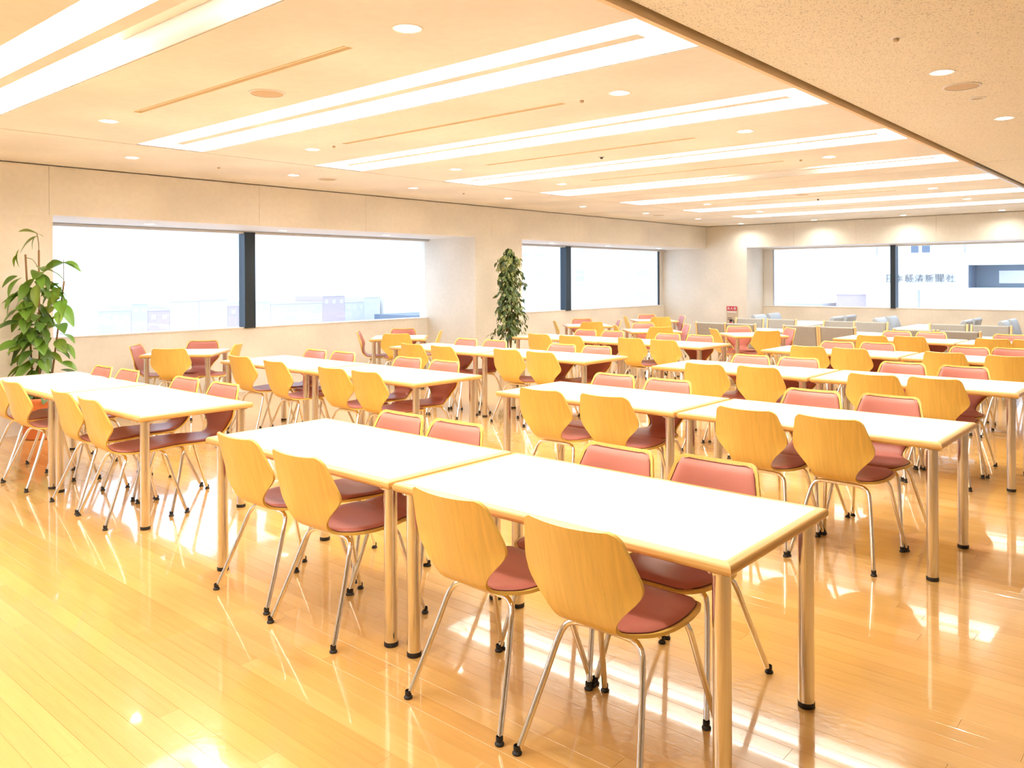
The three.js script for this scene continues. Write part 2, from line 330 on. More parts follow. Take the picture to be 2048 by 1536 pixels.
const dlTrim = lathe([[0.052, 0.03], [0.056, 0.002], [0.068, -0.004], [0.075, -0.003], [0.076, 0.0]], 28), dlCone = lathe([[0.034, 0.07], [0.05, 0.028], [0.054, 0.002]], 28), dlLamp = new THREE.CylinderGeometry(0.05, 0.05, 0.008, 24);
function downlight(x, y, z, label, group, cd = DOWN_CD, cone = 68) {
  const t = thing('downlight', label, 'ceiling light', [x, y, z], 0, group);
  obj('trim_ring', dlTrim, M.trimWhite, t);
  const l = obj('lamp', dlLamp, M.bulbGlow, t); l.position.y = -0.001;
  const s = new THREE.SpotLight(LAMP_WARM, cd, 0, rad(cone), 0.9, 2); s.position.set(0, -0.008, 0); s.target.position.set(0, -1, 0); s.castShadow = true; s.shadow.radius = 2; t.add(s, s.target);
}
const A = 'round recessed downlight between two light troughs', B = 'round downlight in the border strip along the window wall', C = 'round downlight close to the back bulkhead, washing it', D = 'round downlight in the speckled aisle ceiling', E2 = 'small downlight set in the window soffit';
const line = (a, f) => a.forEach((z, i) => f(z, NTH[a.length - 1 - i] + ' from back wall'));
for (const x of [-2.89, -6.21]) line([1.02, -0.75, -2.525, -4.295, -6.095, -7.95, -11.72, -13.68], (z, n) => downlight(x, H, z, `${A}, ${x < -4 ? 'window' : 'aisle'}-side line, ${n}`, 'downlights between the troughs'));
line([0.1, -1.65, -3.42, -5.20, -6.98, -8.82, -10.65, -12.57, -14.51], (z, n) => downlight(-7.89, H, z, `${B}, ${n}`, 'downlights along the window wall'));
[-7.91, -6.30, -4.58, -2.92, -1.25, 0.4, 2.0].forEach((x, i) => downlight(x, x < XB ? H : HR, -16.46, `${C}, ${NTH[i]} from window wall`, 'downlights along the back wall', 3.2, 82));
line([0.2, -1.6, -3.455, -5.265, -7.11, -8.95, -10.8, -12.6, -14.5], (z, n) => downlight(-1.245, HR, z, `${D}, ${n}`, 'downlights over the aisle'));
line([-4.34, -6.12, -7.9, -11.9, -13.76, -15.75], (z, n) => downlight(-9.55, SOF, z, `${E2}, ${n}`, 'downlights in the window soffit', 1.2));

// ceiling fittings
const spk = lathe([[0.0, -0.006], [0.10, -0.006], [0.104, -0.008], [0.112, -0.006], [0.114, 0]], 32), spkFace = new THREE.CircleGeometry(0.1, 32).rotateX(Math.PI / 2);
function speaker(x, y, z, label) { const t = thing('ceiling_speaker', label, 'speaker', [x, y, z]); obj('rim', lathe([[0.1, -0.007], [0.112, -0.007], [0.114, 0]], 32), M.trimWhite, t); const f = obj('grille', lathe([[0, -0.0055], [0.101, -0.0055], [0.101, 0]], 32), M.grille, t); return t; }
speaker(-4.55, H, -2.81, 'round ceiling speaker beside the longest-lit air slot near the plant');
speaker(-4.50, H, -11.30, 'round ceiling speaker between troughs beyond the partition seam');
speaker(-7.91, H, -5.67, 'round ceiling speaker in the border strip beside the wide window');
speaker(-7.95, H, -13.10, 'round ceiling speaker in the border strip near the room corner');
speaker(-1.24, HR, -5.73, 'round ceiling speaker in the speckled aisle ceiling');
function sprinkler(x, y, z, label, group, dark) { const t = thing('sprinkler_head', label, 'sprinkler', [x, y, z], 0, group); obj('cover_plate', lathe([[0, -0.004], [0.028, -0.004], [0.034, 0]], 20), dark ? M.frameGrey : M.trimWhite, t); obj('nozzle', lathe([[0, -0.02], [0.012, -0.018], [0.014, -0.004], [0.0, -0.004]], 14), dark ? M.black : M.grille, t); }
for (const [x, z, l] of [[-5.90, -4.30, 'window-side end of fifth'], [-3.19, -4.30, 'aisle-side end of fifth'], [-3.17, -7.94, 'aisle-side end of third']]) sprinkler(x, H, z, `small pale sprinkler head at ${l} air slot from back wall`, 'sprinklers between the troughs');
for (const [x, z, l] of [[-4.55, -6.45, 'fourth'], [-4.58, -12.13, 'second']]) sprinkler(x, H, z, `small dark sensor beside the ${l} air slot from back wall`, 'dark ceiling sensors', true);
for (const [x, z, l] of [[-7.90, -4.31, 'sixth and seventh'], [-7.85, -7.86, 'fourth and fifth']]) sprinkler(x, H, z, `small sprinkler head between ${l} border downlights from back wall`, 'sprinklers along the window wall');
sprinkler(-1.24, HR, -4.35, 'small sprinkler head in the speckled aisle ceiling');
{ const t = thing('smoke_detector', 'thin white ring detector in the speckled aisle ceiling', 'detector', [-1.24, HR, -6.18]); obj('ring', lathe([[0.036, 0], [0.038, -0.007], [0.05, -0.007], [0.054, 0]], 28), M.trimWhite, t); obj('core', lathe([[0, -0.004], [0.036, -0.004]], 24), M.grille, t); }
for (const [i, s] of SLOTS.entries()) {
  const t = thing('air_slot', `long narrow air slot between troughs, ${NTH[SLOTS.length - 1 - i]} from back wall`, 'air vent', [(SLX0 + SLX1) / 2, H, s], 0, 'air slots in the cream ceiling');
  const hl = (SLX1 - SLX0) / 2;
  obj('channel', [bx(-hl, hl, 0.016, 0.06, -SLW, SLW), bx(-hl, hl, 0.0, 0.05, -SLW, -SLW + 0.004), bx(-hl, hl, 0.0, 0.05, SLW - 0.004, SLW), bx(-hl, -hl + 0.004, 0, 0.05, -SLW, SLW), bx(hl - 0.004, hl, 0, 0.05, -SLW, SLW)], M.slotMetal, t);
  obj('vane', bx(-hl + 0.01, hl - 0.01, 0.006, 0.016, -0.004, 0.004), M.slotMetal, t);
}

// ---------------------------------------------------------------- plywood shell chair
const shellKeys = [[0, 0.146], [0.005, 0.160], [0.014, 0.173], [0.03, 0.182], [0.06, 0.189], [0.10, 0.200], [0.14, 0.211], [0.165, 0.217], [0.185, 0.219], [0.20, 0.217], [0.213, 0.211], [0.227, 0.200], [0.245, 0.180], [0.27, 0.154], [0.295, 0.133], [0.325, 0.117], [0.355, 0.112], [0.39, 0.121], [0.42, 0.146], [0.45, 0.174], [0.48, 0.194], [0.52, 0.207], [0.58, 0.213], [0.64, 0.212], [0.70, 0.204], [0.735, 0.192], [0.76, 0.172], [0.776, 0.148], [0.786, 0.118], [0.79, 0.09]];
const shellCurve = new THREE.CatmullRomCurve3([[0.785, 0.292], [0.72, 0.272], [0.62, 0.245], [0.53, 0.219], [0.475, 0.194], [0.443, 0.150], [0.432, 0.095], [0.428, 0.02], [0.434, -0.08], [0.441, -0.17], [0.437, -0.225], [0.428, -0.25]].map(([y, z]) => V(0, y, z)), false, 'centripetal');
const SHL = shellCurve.getLength();
function shellPoint(d, t, off, w) {
  const u = Math.min(1, Math.max(0, d / SHL)), c = shellCurve.getPointAt(u), T = shellCurve.getTangentAt(u), ny = -T.z, nz = T.y;
  const curv = lerpKeys([[0, 0.034], [0.2, 0.036], [0.3, 0.014], [0.38, 0.004], [0.5, 0.012], [0.7, 0.004], [1, 0]], d), k = (t * w / 0.2) ** 2 * curv + off;
  return [t * w, c.y + ny * k, c.z + nz * k];
}
const KS = SHL / 0.79, shellRaw = d => lerpKeys(shellKeys, Math.max(0, Math.min(0.79, d / KS)));
const shellW = d => { const m = Math.min(0.016, d, SHL - d); return (shellRaw(d - m) + 2 * shellRaw(d - m / 2) + 2 * shellRaw(d) + 2 * shellRaw(d + m / 2) + shellRaw(d + m)) / 8; };
function gridGeo(P, ns, nt, uvf, flip) {
  const pos = [], uv = [], idx = [];
  for (let i = 0; i <= ns; i++) for (let j = 0; j <= nt; j++) { const q = P(i, j); pos.push(...q); uv.push(...uvf(i, j)); }
  for (let i = 0; i < ns; i++) for (let j = 0; j < nt; j++) { const a = i * (nt + 1) + j, b = a + 1, c = a + nt + 1, d = c + 1; flip ? idx.push(a, c, b, b, c, d) : idx.push(a, b, c, b, d, c); }
  const g = new THREE.BufferGeometry(); g.setAttribute('position', new THREE.Float32BufferAttribute(pos, 3)); g.setAttribute('uv', new THREE.Float32BufferAttribute(uv, 2)); g.setIndex(idx); g.computeVertexNormals(); return g;
}
const dAt = []; { const N = 56; for (let i = 0; i <= N; i++) { const u = i / N; dAt.push(SHL * (u + 0.055 * Math.sin(2 * Math.PI * u) * -1)); } }
function shellGeo() {
  const ns = dAt.length - 1, nt = 10, th = 0.0115, uvf = (i, j) => [dAt[i], (j / nt * 2 - 1) * shellW(dAt[i])];
  const front = gridGeo((i, j) => shellPoint(dAt[i], j / nt * 2 - 1, 0, shellW(dAt[i])), ns, nt, uvf, false);
  const back = gridGeo((i, j) => shellPoint(dAt[i], j / nt * 2 - 1, -th, shellW(dAt[i])), ns, nt, uvf, true);
  const ring = []; for (let j = 0; j <= nt; j++) ring.push([dAt[0], j / nt * 2 - 1]); for (let i = 1; i <= ns; i++) ring.push([dAt[i], 1]); for (let j = nt - 1; j >= 0; j--) ring.push([dAt[ns], j / nt * 2 - 1]); for (let i = ns - 1; i >= 0; i--) ring.push([dAt[i], -1]);
  const rim = gridGeo((i, j) => shellPoint(ring[i][0], ring[i][1], -th * j, shellW(ring[i][0])), ring.length - 1, 1, (i, j) => [ring[i][0] + ring[i][1] * 0.2, j * th], true);
  return mergeGeometries([front, back, rim]);
}
const PADM = 0.017, padW = d => Math.max(0.01, shellW(d) - PADM * (d > 0.22 * KS && d < 0.46 * KS ? 0.75 : 1));
function padGeo() {
  const ns = 42, nt = 14, d0 = PADM, d1 = SHL - PADM * 1.1, D = i => d0 + (d1 - d0) * i / ns;
  const TT = j => { const s = j / nt * 2 - 1; return Math.sign(s) * (1 - (1 - Math.abs(s)) ** 1.5); };
  const puff = (d, t) => { const e = Math.min((1 - Math.abs(t)) * padW(d), d - d0, d1 - d); return 0.0012 + 0.0125 * Math.sqrt(Math.min(1, Math.max(0, e) / 0.022)); };
  return gridGeo((i, j) => shellPoint(D(i), TT(j), puff(D(i), TT(j)), padW(D(i))), ns, nt, (i, j) => [D(i), TT(j) * padW(D(i))], false);
}
function pipingGeo() {
  const d0 = PADM, d1 = SHL - PADM * 1.1, pts = [], n = 26;
  for (let j = -3; j <= 3; j++) pts.push(shellPoint(d0, j / 3.4, 0.0025, padW(d0)));
  for (let i = 1; i < n; i++) { const d = d0 + (d1 - d0) * i / n; pts.push(shellPoint(d, 1, 0.0025, padW(d))); }
  for (let j = 3; j >= -3; j--) pts.push(shellPoint(d1, j / 3.4, 0.0025, padW(d1)));
  for (let i = n - 1; i > 0; i--) { const d = d0 + (d1 - d0) * i / n; pts.push(shellPoint(d, -1, 0.0025, padW(d))); }
  return new THREE.TubeGeometry(new THREE.CatmullRomCurve3(pts.map(p => V(...p)), true, 'centripetal'), 110, 0.0022, 4, true);
}
const chairGeo = { shell: shellGeo(), pad: padGeo(), piping: pipingGeo() };
const legGeo = (s, rear) => rear
  ? tube([[0, 0.404, 0.084], [s * 0.07, 0.404, 0.086], [s * 0.112, 0.402, 0.090], [s * 0.136, 0.393, 0.097], [s * 0.151, 0.375, 0.106], [s * 0.159, 0.35, 0.117], [s * 0.179, 0.25, 0.154], [s * 0.222, 0.022, 0.246]], 0.0105, 26, 10)
  : tube([[0, 0.41, -0.125], [s * 0.08, 0.41, -0.126], [s * 0.135, 0.409, -0.128], [s * 0.160, 0.401, -0.133], [s * 0.173, 0.384, -0.140], [s * 0.179, 0.36, -0.147], [s * 0.195, 0.25, -0.176], [s * 0.228, 0.022, -0.246]], 0.0105, 26, 10);
const glide = lathe([[0, 0.001], [0.0145, 0.0], [0.016, 0.003], [0.0155, 0.007], [0.0105, 0.011], [0.0105, 0.013], [0.0122, 0.016], [0.0118, 0.028], [0.0104, 0.029]], 14);
function makeChair() {
  const t = thing('plywood_chair', 'x', 'chair');
  obj('shell', chairGeo.shell, M.shell, t);
  const p = obj('seat_pad', chairGeo.pad, M.pad, t); tag(p, 'salmon red leatherette pad'); obj('piping', chairGeo.piping, M.piping, p);
  obj('mount_plate', [bx(-0.06, 0.06, 0.409, 0.417, -0.14, 0.05)], M.black, t);
  for (const rear of [true, false]) for (const s of [-1, 1]) { const l = obj('leg', legGeo(s, rear), M.chrome, t); const g = obj('foot_glide', glide, M.rubber, l); g.position.set(s * (rear ? 0.226 : 0.231), 0, rear ? 0.253 : -0.252); }
  return t;
}
const chair0 = makeChair(); let chairs = 0;
function chair(topX, topZ, turn, label, group) {   // given the place of the middle of its top edge
  const x = topX - 0.292 * Math.sin(turn), z = topZ - 0.292 * Math.cos(turn), a = turn + rr(-0.035, 0.035);
  if (!chairs++) { chair0.position.set(x, 0, z); chair0.rotation.y = a; tag(chair0, label, null, group); return chair0; }
  return dup(chair0, [x, 0, z], a, label, group);
}

// ---------------------------------------------------------------- tables
const TH = 0.70, ET = 0.036, EW = 0.034;
function edgeStrip(len, w) {   // bullnose along x, outer side towards +z, mitred ends
  const prof = [[0, 0], [-0.0, -ET]];
  const pts = [[w - EW, TH]]; for (let k = 0; k <= 8; k++) { const a = Math.PI / 2 - Math.PI * k / 8; pts.push([w - 0.015 + 0.015 * Math.cos(a), TH - ET / 2 + ET / 2 * Math.sin(a)]); } pts.push([w - EW, TH - ET]);
  const pos = [], uv = [], n = pts.length;
  const at = (k, s) => { const [z, y] = pts[k]; return [s * (len - (w - z)), y, z]; };
  for (let k = 0; k < n; k++) { const m = (k + 1) % n; for (const [q, s] of [[k, -1], [k, 1], [m, 1], [k, -1], [m, 1], [m, -1]]) { const p = at(q, s); pos.push(...p); uv.push(p[0], q * 0.012); } }
  for (const s of [-1, 1]) for (let k = 1; k + 1 < n; k++) { const tri = s > 0 ? [0, k + 1, k] : [0, k, k + 1]; for (const q of tri) { const p = at(q, s); pos.push(...p); uv.push(p[0], q * 0.012); } }
  const g = new THREE.BufferGeometry(); g.setAttribute('position', new THREE.Float32BufferAttribute(pos, 3)); g.setAttribute('uv', new THREE.Float32BufferAttribute(uv, 2));
  g.computeVertexNormals(); return toCreasedNormals(g, 0.7);
}
const tleg = mergeGeometries([cyl(0.028, 0.028, TH - ET - 0.012, 0.016, 28), cyl(0.045, 0.045, 0.006, TH - ET - 0.008, 20)]);
const tcap = lathe([[0, 0], [0.028, 0], [0.0295, 0.002], [0.0295, 0.008], [0.0285, 0.0095], [0.0295, 0.011], [0.0295, 0.018], [0.028, 0.02]], 28);
function makeTable(name, L, W) {
  const t = thing(name, 'x', 'table');
  const hl = L / 2, hw = W / 2;
  obj('top', [bx(-hl + EW - 0.0005, hl - EW + 0.0005, TH - ET + 0.001, TH, -hw + EW - 0.0005, hw - EW + 0.0005)], M.laminate, t);
  const long = edgeStrip(hl, hw), short = edgeStrip(hw, hl);
  for (const [g, a] of [[long, 0], [short, Math.PI / 2], [long, Math.PI], [short, -Math.PI / 2]]) { const e = obj('edge_strip', g, M.edge, t); e.rotation.y = a; }
  for (const sx of [-1, 1]) for (const sz of [-1, 1]) { const l = obj('leg', tleg, M.steel, t); l.position.set(sx * (hl - 0.06), 0, sz * (hw - 0.06)); obj('foot_cap', tcap, M.rubber, l); }
  return t;
}
const TL = 1.478, TW = 0.758;
const tables = { long: [makeTable('dining_table', TL, TW), 0], square: [makeTable('square_table', 0.78, 0.78), 0] };
function table(kind, x, z, turn, label, group) {
  const r = tables[kind];
  if (!r[1]++) { r[0].position.set(x, 0, z); r[0].rotation.y = turn; return tag(r[0], label, null, group); }
  return dup(r[0], [x, 0, z], turn, label, group);
}
// rows of paired tables: [x of the left end, z of the near edge], tops of the near chairs, tops of the far chairs
const ORD = ['first', 'second', 'third', 'fourth', 'fifth'];
const ROWS = [
  { col: 'aisle', n: 5, x: -4.029, z: -2.115, near: [[-3.514, -1.975], [-2.972, -1.938], [-2.006, -1.898], [-1.482, -1.898]], far: [[-3.408, -2.945], [-2.962, -2.944], [-1.994, -2.96], [-1.542, -3.0]] },
  { col: 'aisle', n: 4, x: -4.007, z: -4.33, near: [[-3.427, -4.111], [-2.943, -4.146], [-2.008, -4.215], [-1.55, -4.225]], far: [[-3.511, -5.165], [-3.011, -5.131], [-2.01, -5.238], [-1.551, -5.285]] },
  { col: 'aisle', n: 3, x: -4.03, z: -6.50, near: [[-3.343, -6.217], [-2.88, -6.267], [-1.987, -6.308], [-1.557, -6.336]], far: [[-3.366, -7.239], [-2.901, -7.259], [-2.052, -7.385], [-1.579, -7.376]] },
  { col: 'aisle', n: 2, x: -3.95, z: -8.70, near: [[-3.333, -8.476], [-2.884, -8.469], [-2.021, -8.563], [-1.468, -8.511]], far: [[-3.288, -9.321], [-2.895, -9.436], [-1.967, -9.42], [-1.594, -9.523]] },
  { col: 'aisle', n: 1, x: -3.94, z: -10.93, near: [[-3.309, -10.514], [-2.895, -10.603], [-2.014, -10.76], [-1.645, -10.80]], far: [[-3.304, -11.594], [-2.881, -11.649], [-1.985, -11.714], [-1.5, -11.72]] },
  { col: 'window', n: 4, x: -7.90, z: -2.165, near: [[-7.22, -2.03], [-6.75, -2.016], [-5.868, -2.046], [-5.369, -2.027]], far: [[-7.287, -2.931], [-6.825, -2.951], [-5.92, -2.991], [-5.371, -2.998]] },
  { col: 'window', n: 3, x: -7.755, z: -4.235, near: [[-7.209, -4.10], [-6.501, -4.047], [-5.637, -4.035], [-5.193, -4.047]], far: [[-7.201, -5.036], [-6.745, -5.055], [-5.797, -5.089], [-5.284, -5.073]] },
  { col: 'window', n: 2, x: -7.70, z: -6.40, near: [[-6.976, -6.102], [-6.475, -6.107], [-5.635, -6.228], [-5.175, -6.219]], far: [[-7.037, -7.107], [-6.583, -7.142], [-5.568, -7.163], [-5.118, -7.199]] },
  { col: 'window', n: 1, x: -7.60, z: -8.56, near: [[-6.85, -8.22], [-6.32, -8.22], [-5.482, -8.34], [-5.003, -8.32]], far: [[-6.89, -9.392], [-6.424, -9.387], [-5.525, -9.36], [-5.055, -9.372]] },
];
for (const r of ROWS) {
  const row = `${ORD[r.n - 1]} ${r.col}-side row from the lounge`, grp = `long tables, ${r.col} side`;
  for (let k = 0; k < 2; k++) table('long', r.x + TL / 2 + k * (TL + 0.022), r.z - TW / 2, 0, `long white wood-edged table, ${k ? 'aisle' : 'window'}-end half of ${row}`, grp);
  r.near.forEach(([x, z], i) => chair(x, z, 0, `plywood chair facing the lounge, ${ORD[i]} from windows, ${row}`, `chairs of the ${r.col}-side rows`));
  r.far.forEach(([x, z], i) => chair(x, z, Math.PI, `plywood chair backing the lounge, ${ORD[i]} from windows, ${row}`, `chairs of the ${r.col}-side rows`));
}
// square tables set cornerwise, four chairs each
const SQ = [[-9.02, -4.52, 'by the stake plant'], [-8.85, -7.56, 'by the ficus pillar'], [-8.44, -11.50, 'beyond the ficus'], [-8.38, -13.62, 'nearest the corner'], [-6.78, -10.95, 'between ficus and lounge'], [-5.13, -11.02, 'nearest the lounge']];
for (const [x, z, where] of SQ) {
  table('square', x, z, Math.PI / 4, `square white wood-edged table set cornerwise, ${where}`, 'square tables by the windows');
  const q = Math.SQRT1_2 * 0.60;
  chair(x - q, z - q, rad(-135), `plywood chair backing the corner at the square table ${where}`, 'chairs at the square tables');
  chair(x + q, z + q, rad(45), `plywood chair facing the corner at the square table ${where}`, 'chairs at the square tables');
  chair(x - q, z + q, rad(-45), `plywood chair on the plant side of the square table ${where}`, 'chairs at the square tables');
  chair(x + q, z - q, rad(135), `plywood chair on the lounge side of the square table ${where}`, 'chairs at the square tables');
}

// ---------------------------------------------------------------- grey lounge
const rbox = (w, h, d, r, x, y, z) => { const g = new RoundedBoxGeometry(w, h, d, 3, r); g.translate(x, y, z); return metricUV(g); };
function makeLoungeChair(name, fabric, label) {   // faces -z, origin between the feet
  const t = thing(name, label, 'chair');
  const lean = g => { g.rotateX(0.16); return g; };
  const back = obj('backrest', rbox(0.49, 0.40, 0.05, 0.02, 0, 0.20, 0), fabric, t); back.position.set(0, 0.37, 0.20); back.rotation.x = 0.14;
  obj('seat', rbox(0.50, 0.085, 0.50, 0.03, 0, 0.40, -0.04), fabric, t);
  for (const s of [-1, 1]) {
    const p = obj('side_post', rbox(0.032, 0.44, 0.038, 0.008, 0, 0.20, 0), M.paleWood, t); p.position.set(s * 0.266, 0.36, 0.20); p.rotation.x = 0.14;
    obj('side_rail', rbox(0.032, 0.04, 0.46, 0.008, s * 0.266, 0.375, -0.02), M.paleWood, t);
    obj('leg', rbox(0.032, 0.37, 0.038, 0.008, s * 0.266, 0.185, 0.19), M.paleWood, t);
    obj('leg', rbox(0.032, 0.37, 0.038, 0.008, s * 0.266, 0.185, -0.23), M.paleWood, t);
  }
  return t;
}
function makeSoftChair(name, label) {
  const t = thing(name, label, 'chair');
  const sh = new THREE.Shape(); sh.moveTo(0, 0); sh.bezierCurveTo(0.03, 0.14, 0.05, 0.26, 0.10, 0.37); sh.bezierCurveTo(0.125, 0.40, 0.165, 0.395, 0.16, 0.36); sh.bezierCurveTo(0.12, 0.22, 0.10, 0.1, 0.085, 0); sh.closePath();
  const g = new THREE.ExtrudeGeometry(sh, { depth: 0.5, bevelEnabled: true, bevelSize: 0.012, bevelThickness: 0.012, bevelSegments: 2, curveSegments: 8 }); g.rotateY(-Math.PI / 2); g.translate(0.25, 0.385, 0.12);
  obj('backrest', toCreasedNormals(g, 0.6), M.blueVinyl, t);
  obj('seat', rbox(0.54, 0.10, 0.52, 0.035, 0, 0.385, -0.06), M.blueVinyl, t);
  for (const sx of [-1, 1]) for (const z of [0.16, -0.27]) obj('leg', cyl(0.014, 0.02, 0.34, 0, 12).translate(sx * 0.22, 0, z), M.paleWood, t);
  return t;
}
const LH = 0.63;
function makeLoungeTable(label, group) {
  const t = thing('lounge_table', label, 'table', [0, 0, 0], 0, group);
  obj('top', rbox(1.46, 0.03, 0.72, 0.012, 0, LH - 0.015, 0), M.loungeTop, t);
  for (const sx of [-1, 1]) for (const sz of [-1, 1]) obj('leg', rbox(0.045, LH - 0.03, 0.045, 0.008, sx * 0.66, (LH - 0.03) / 2, sz * 0.29), M.paleWood, t);
  return t;
}
{
  const near = [-6.474, -5.94, -4.931, -4.371, -3.29, -2.705], far = [-6.55, -5.951, -4.912, -4.40, -3.219, -2.628];
  const c0 = makeLoungeChair('lounge_chair', M.greyFabric, 'x'); let n = 0;
  const put = (x, z, a, label) => { if (!n++) { c0.position.set(x, 0, z); c0.rotation.y = a; tag(c0, label, null, 'grey lounge chairs'); } else dup(c0, [x, 0, z], a, label, 'grey lounge chairs'); };
  near.forEach((x, i) => put(x, -12.32 - 0.25, rr(-0.03, 0.03), `grey wood-framed lounge chair backing the dining rows, ${i % 2 ? 'aisle' : 'window'}-side seat, ${ORD[i >> 1]} lounge table from windows`));
  far.forEach((x, i) => put(x, -13.98 + 0.25, Math.PI + rr(-0.03, 0.03), `grey wood-framed lounge chair facing the dining rows, ${i % 2 ? 'aisle' : 'window'}-side seat, ${ORD[i >> 1]} lounge table from windows`));
  const s0 = makeSoftChair('soft_chair', 'x'); let m = 0;
  const soft = (x, z, a, label) => { if (!m++) { s0.position.set(x, 0, z); s0.rotation.y = a; tag(s0, label, null, 'blue-grey soft chairs by the back window'); } else dup(s0, [x, 0, z], a, label, 'blue-grey soft chairs by the back window'); };
  const t0 = makeLoungeTable('x', 'pale lounge tables'); let k = 0;
  const tab = (x, z, a, label) => { if (!k++) { t0.position.set(x, 0, z); t0.rotation.y = a; tag(t0, label); } else dup(t0, [x, 0, z], a, label); };
  [-6.22, -4.65, -2.97].forEach((x, i) => tab(x, -13.14, 0, `pale lounge table between facing grey chairs, ${ORD[i]} from windows`));
  const softSets = [[-6.95, -5.42], [-4.64, -3.24], [-2.68, -1.25]];
  softSets.forEach(([a, b], i) => {
    tab((a + b) / 2, -15.62, Math.PI / 2, `pale table among blue-grey soft chairs by back window, ${ORD[i]} from corner`);
    for (const [z, w] of [[-15.25, 'room'], [-15.95, 'window']]) {
      soft(a + 0.24, z, -Math.PI / 2, `blue-grey soft chair backing the corner, ${w} side, ${ORD[i]} table by back window`);
      soft(b - 0.24, z, Math.PI / 2, `blue-grey soft chair facing the corner, ${w} side, ${ORD[i]} table by back window`);
    }
  });
}

// ---------------------------------------------------------------- strokes for the lettering
const CH = {
  ri: [[[25, 8], [25, 92]], [[25, 8], [75, 8], [75, 92]], [[25, 50], [75, 50]], [[25, 90], [75, 90]]],
  hon: [[[8, 30], [92, 30]], [[50, 6], [50, 94]], [[50, 32], [10, 74]], [[50, 32], [90, 74]], [[32, 72], [68, 72]]],
  kei: [[[30, 6], [14, 24], [30, 38]], [[38, 24], [12, 48], [42, 48]], [[27, 48], [27, 94]], [[14, 62], [10, 80]], [[38, 60], [44, 78]], [[52, 10], [88, 10], [54, 46]], [[56, 16], [94, 48]], [[52, 62], [92, 62]], [[72, 50], [72, 90]], [[48, 90], [96, 90]]],
  zai: [[[14, 8], [24, 20]], [[6, 34], [20, 44]], [[8, 90], [26, 60]], [[64, 4], [64, 18]], [[36, 20], [96, 20]], [[80, 20], [42, 50]], [[50, 24], [94, 52]], [[48, 54], [48, 72], [40, 92]], [[82, 54], [82, 94]], [[48, 64], [82, 64]], [[48, 77], [82, 77]]],
  shin: [[[28, 4], [28, 16]], [[8, 18], [48, 18]], [[18, 22], [22, 36]], [[40, 22], [34, 36]], [[6, 38], [50, 38]], [[8, 56], [48, 56]], [[28, 38], [28, 94]], [[28, 58], [8, 82]], [[28, 58], [46, 76]], [[90, 8], [60, 18], [60, 60], [52, 92]], [[60, 42], [96, 42]], [[79, 42], [79, 94]]],
  bun: [[[10, 6], [10, 94]], [[10, 6], [40, 6], [40, 36], [10, 36]], [[10, 21], [40, 21]], [[60, 6], [90, 6], [90, 94]], [[60, 6], [60, 36], [90, 36]], [[60, 21], [90, 21]], [[26, 46], [74, 46]], [[36, 46], [36, 84]], [[64, 46], [64, 94]], [[36, 58], [64, 58]], [[36, 71], [64, 71]], [[24, 88], [74, 82]]],
  sha: [[[26, 4], [32, 16]], [[8, 26], [42, 26], [8, 62]], [[26, 46], [26, 94]], [[30, 50], [44, 64]], [[50, 38], [94, 38]], [[72, 8], [72, 90]], [[46, 90], [98, 90]]],
  sho: [[[14, 8], [24, 20]], [[6, 34], [20, 44]], [[8, 90], [26, 60]], [[62, 4], [62, 36]], [[42, 10], [50, 28]], [[86, 10], [76, 28]], [[42, 38], [42, 94]], [[42, 38], [88, 38], [88, 92]], [[42, 55], [88, 55]], [[42, 72], [88, 72]]],
  ka: [[[50, 6], [50, 42], [12, 94]], [[50, 42], [90, 94]], [[20, 28], [30, 54]], [[82, 26], [66, 52]]],
  ki: [[[14, 6], [42, 6], [42, 28], [14, 28], [14, 6]], [[58, 6], [86, 6], [86, 28], [58, 28], [58, 6]], [[14, 68], [42, 68], [42, 92], [14, 92], [14, 68]], [[58, 68], [86, 68], [86, 92], [58, 92], [58, 68]], [[6, 44], [94, 44]], [[50, 30], [46, 46], [8, 64]], [[52, 46], [92, 64]]],
};
function glyph(key, size, depth, weight) {   // in the xy plane, lower left at the origin, front at z = depth
  const out = [];
  for (const s of CH[key]) for (let k = 0; k + 1 < s.length; k++) {
    const [a, b] = [s[k], s[k + 1]].map(([x, y]) => [x / 100 * size, (1 - y / 100) * size]), dx = b[0] - a[0], dy = b[1] - a[1], l = Math.hypot(dx, dy) + weight * size * 0.8;
    const g = new THREE.BoxGeometry(l, weight * size, depth); g.rotateZ(Math.atan2(dy, dx)); g.translate((a[0] + b[0]) / 2, (a[1] + b[1]) / 2, depth / 2); out.push(g);
  }
  return mergeGeometries(out);
}

